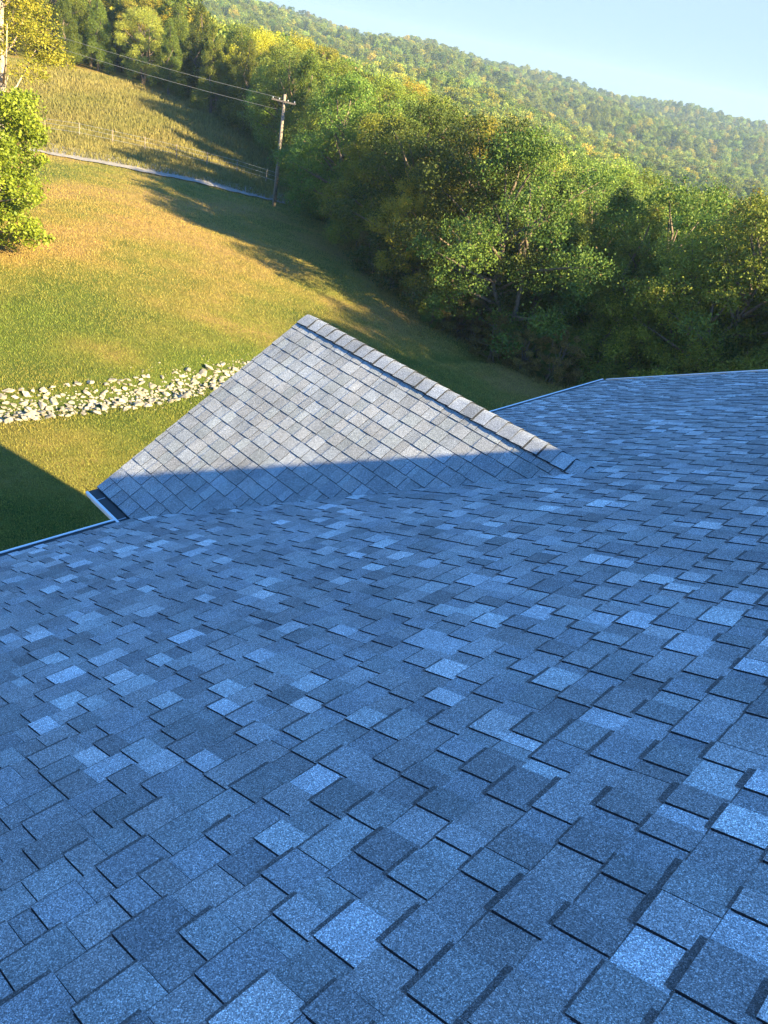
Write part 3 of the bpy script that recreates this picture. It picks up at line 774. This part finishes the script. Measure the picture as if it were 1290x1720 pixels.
# tall pale-barked tree at the upper left, its crown above the frame
def tall_tree(az, r_, H, label):
    x, y = pol(az, r_); e = empty('tall_tree', (x, y, float(ground(x, y)) - .05)); tag(e, label, 'tree')
    rd = random.Random(5); tr = MB()
    for k, (dx, dy, ln) in enumerate(((0, 0, H), (1.1, .4, H * .9), (-.9, -.6, H * .8))):
        pts = [(dx * .3 * t * 3 + rd.uniform(-.12, .12), dy * .3 * t * 3 + rd.uniform(-.12, .12), -.4 + ln * t) for t in np.linspace(0, 1, 8)]
        tr.tube(pts, [.30 * (1 - .75 * t) for t in np.linspace(0, 1, 8)], 9)
        for j in range(5):
            b_ = Vector([float(q) for q in pts[2 + j]]); a = rd.random() * 6.28; tr.tube([b_, b_ + Vector((math.cos(a), math.sin(a), .9)) * 1.2, b_ + Vector((math.cos(a), math.sin(a), 1.3)) * 2.2], [.08, .05, .02], 5)
    tr.build('trunk', M_PALEBARK, e, True)
    c = obj('crown', VAR['yellow'][1][0], e); c.scale = (1.1, 1.1, .9); c.location = (0, 0, H * .42)
tall_tree(-68.8, 36, 13, 'tall tree with pale bare trunks behind the round leafy tree')
for az, r_, H in ((-72.5, 33, 7), (-75, 40, 8), (-78, 30, 8)):
    x, y = pol(az, r_); put_tree('oak', x, y, H, 'green tree at the far left border of the lawn', 'tree')

# far hillside woods: instanced canopy, one mass
srcs = bpy.data.collections.new('canopy_sources')
for k, (kind, cnt) in enumerate((('oak', 4), ('pale', 2), ('yellow', 1), ('deep', 2))):
    for j in range(cnt):
        c_, t_, h_ = make_tree(kind, 900 + 10 * k + j, 10, 3600, .22)
        o = bpy.data.objects.new('canopy_crown', c_); srcs.objects.link(o)
pts = []
rr_ = np.random.default_rng(4)
n = 60000
rad = 95 * (1500 / 95) ** rr_.random(n); az = np.radians(rr_.uniform(-88, 14, n))
x = rad * np.sin(az); y = rad * np.cos(az)
# thin by a grid whose cells grow with distance
keep_ = rad > np.maximum(98, GS * np.interp(np.degrees(az), EA, ER) + 14)
x, y, rad = x[keep_], y[keep_], rad[keep_]; n = len(x)
cell = 4.6 + np.maximum(rad - 150, 0) * .004
key = {}
for i in range(n):
    c = round(cell[i] * 2) / 2; k = (c, int(x[i] // c), int(y[i] // c))
    if k not in key: key[k] = i
ids = np.array(sorted(key.values())); x, y, rad = x[ids], y[ids], rad[ids]
z = ground(x, y) - 1.0
me = bpy.data.meshes.new('far_woods'); me.vertices.add(len(x)); me.vertices.foreach_set('co', np.stack([x, y, z], -1).astype(np.float32).ravel())
sa = me.attributes.new('sc', 'FLOAT', 'POINT'); sa.data.foreach_set('value', rr_.uniform(.75, 1.35, len(x)).astype(np.float32))
ro_ = me.attributes.new('rz', 'FLOAT', 'POINT'); ro_.data.foreach_set('value', (rr_.random(len(x)) * 6.283).astype(np.float32))
fw_ = obj('far_woods', me); tag(fw_, 'unbroken wooded hillside of countless small crowns behind the near trees', 'woods', kind='stuff')
ng = bpy.data.node_groups.new('canopy', 'GeometryNodeTree')
ng.interface.new_socket('Geometry', in_out='INPUT', socket_type='NodeSocketGeometry'); ng.interface.new_socket('Geometry', in_out='OUTPUT', socket_type='NodeSocketGeometry')
gi = ng.nodes.new('NodeGroupInput'); go_ = ng.nodes.new('NodeGroupOutput'); m2p = ng.nodes.new('GeometryNodeMeshToPoints'); iop = ng.nodes.new('GeometryNodeInstanceOnPoints')
ci = ng.nodes.new('GeometryNodeCollectionInfo'); ci.inputs['Collection'].default_value = srcs; ci.inputs['Separate Children'].default_value = True; ci.inputs['Reset Children'].default_value = True
na_ = ng.nodes.new('GeometryNodeInputNamedAttribute'); na_.data_type = 'FLOAT'; na_.inputs['Name'].default_value = 'sc'
nb_ = ng.nodes.new('GeometryNodeInputNamedAttribute'); nb_.data_type = 'FLOAT'; nb_.inputs['Name'].default_value = 'rz'
cx = ng.nodes.new('ShaderNodeCombineXYZ'); e2r = ng.nodes.new('FunctionNodeEulerToRotation')
K = ng.links.new
K(gi.outputs[0], m2p.inputs['Mesh']); K(m2p.outputs[0], iop.inputs['Points']); K(ci.outputs[0], iop.inputs['Instance']); iop.inputs['Pick Instance'].default_value = True
K(na_.outputs[0], iop.inputs['Scale']); K(nb_.outputs[0], cx.inputs['Z']); K(cx.outputs[0], e2r.inputs[0]); K(e2r.outputs[0], iop.inputs['Rotation']); K(iop.outputs[0], go_.inputs[0])
md = fw_.modifiers.new('canopy', 'NODES'); md.node_group = ng
print('trees', ntree, 'far', len(x), 'stones', len(stones))

# ------------------------------------------------------------------ utility poles, wires, fence
def pole(az, r_, H, label, mat=M_POLE):
    x, y = pol(az, r_); e = empty('utility_pole', (x, y, float(ground(x, y)) - .1), R(25)); tag(e, label, 'utility pole', 'utility poles')
    p_ = MB(); p_.tube([(0, 0, -.5), (0, 0, H * .5), (0, 0, H)], [.17, .15, .11], 10); p_.build('post', mat, e, True)
    c_ = MB(); c_.box(-1.1, 1.1, -.17, -.07, H - .6, H - .48); c_.build('crossarm', mat, e)
    for dx in (-1, -.4, .4, 1):
        i_ = MB(); i_.tube([(dx, -.12, H - .48), (dx, -.12, H - .42), (dx, -.12, H - .34)], [.03, .05, .03], 7); i_.build('insulator', M_METAL, e, True)
    return Vector((x, y, float(ground(x, y)) - .1 + H - .34))
pa = pole(-51.3, 54, 9.0, 'brown wooden utility pole at the end of the gravel road, nearer of the two poles')
pb_ = pole(-25.3, 105, 12.0, 'pale utility pole top rising between trees right of the middle, farther pole', M_METAL)
pc_ = Vector((*pol(-82, 75), ZC - 9 + 8.5))
pd_ = Vector((*pol(2, 110), ZC - 20 + 11))
def wire(a, b_, sag, r_, label):
    mb = MB(); mb.tube([a.lerp(b_, float(t)) - Vector((0, 0, float(sag * 4 * t * (1 - t)))) for t in np.linspace(0, 1, 17)], r_, 4)
    tag(mb.build('power_line', M_WIRE), label, 'power line', 'overhead power lines')
for k, (dz, dxx) in enumerate(((0, 0), (-.9, .3))):
    d = Vector((dxx, dxx, dz)); nm = ('upper', 'lower')[k]
    wire(pa + d, pc_ + d, 1.2, .012, nm + ' power line running left from the wooden pole beside the gravel road')
    wire(pb_ + d, pd_ + d, 1.2, .018, nm + ' power line running right from the pale pole in the woods')
fe = empty('wire_fence', (*pol(-60, 61), 0)); tag(fe, 'thin wire fence on posts along the far side of the gravel road', 'fence')
fo_ = Vector((*pol(-60, 61), 0)); tops = []
for i, az in enumerate(np.arange(-72, -49, 2.0)):
    x, y = pol(az, 61.5); z = float(ground(x, y)); p_ = MB(); p_.tube([(x, y, z - .3), (x, y, z + 1.35)], .05, 6); tops.append(Vector((x, y, z)))
    p_.V = [tuple(Vector(v) - fo_) for v in p_.V]; p_.build('post', M_POLE, fe)
for hh in (.5, .9, 1.25):
    p_ = MB(); p_.tube([t - fo_ + Vector((0, 0, hh)) for t in tops], .012, 4); p_.build('wire', M_METAL, fe)

# ------------------------------------------------------------------ air
hz = MB(); hz.box(-2200, 1100, -90, 2200, -160, 45)
def haze(den):
    mt = bpy.data.materials.new('haze_air'); mt.use_nodes = True; nt = mt.node_tree; nt.nodes.clear()
    o_ = nt.nodes.new('ShaderNodeOutputMaterial'); v = nt.nodes.new('ShaderNodeVolumePrincipled')
    v.inputs['Color'].default_value = (.60, .80, 1.0, 1); v.inputs['Density'].default_value = den; v.inputs['Anisotropy'].default_value = .2
    nt.links.new(v.outputs[0], o_.inputs['Volume']); return mt
HAZE = 0.00024
if HAZE: tag(hz.build('haze', haze(HAZE)), kind='stuff')
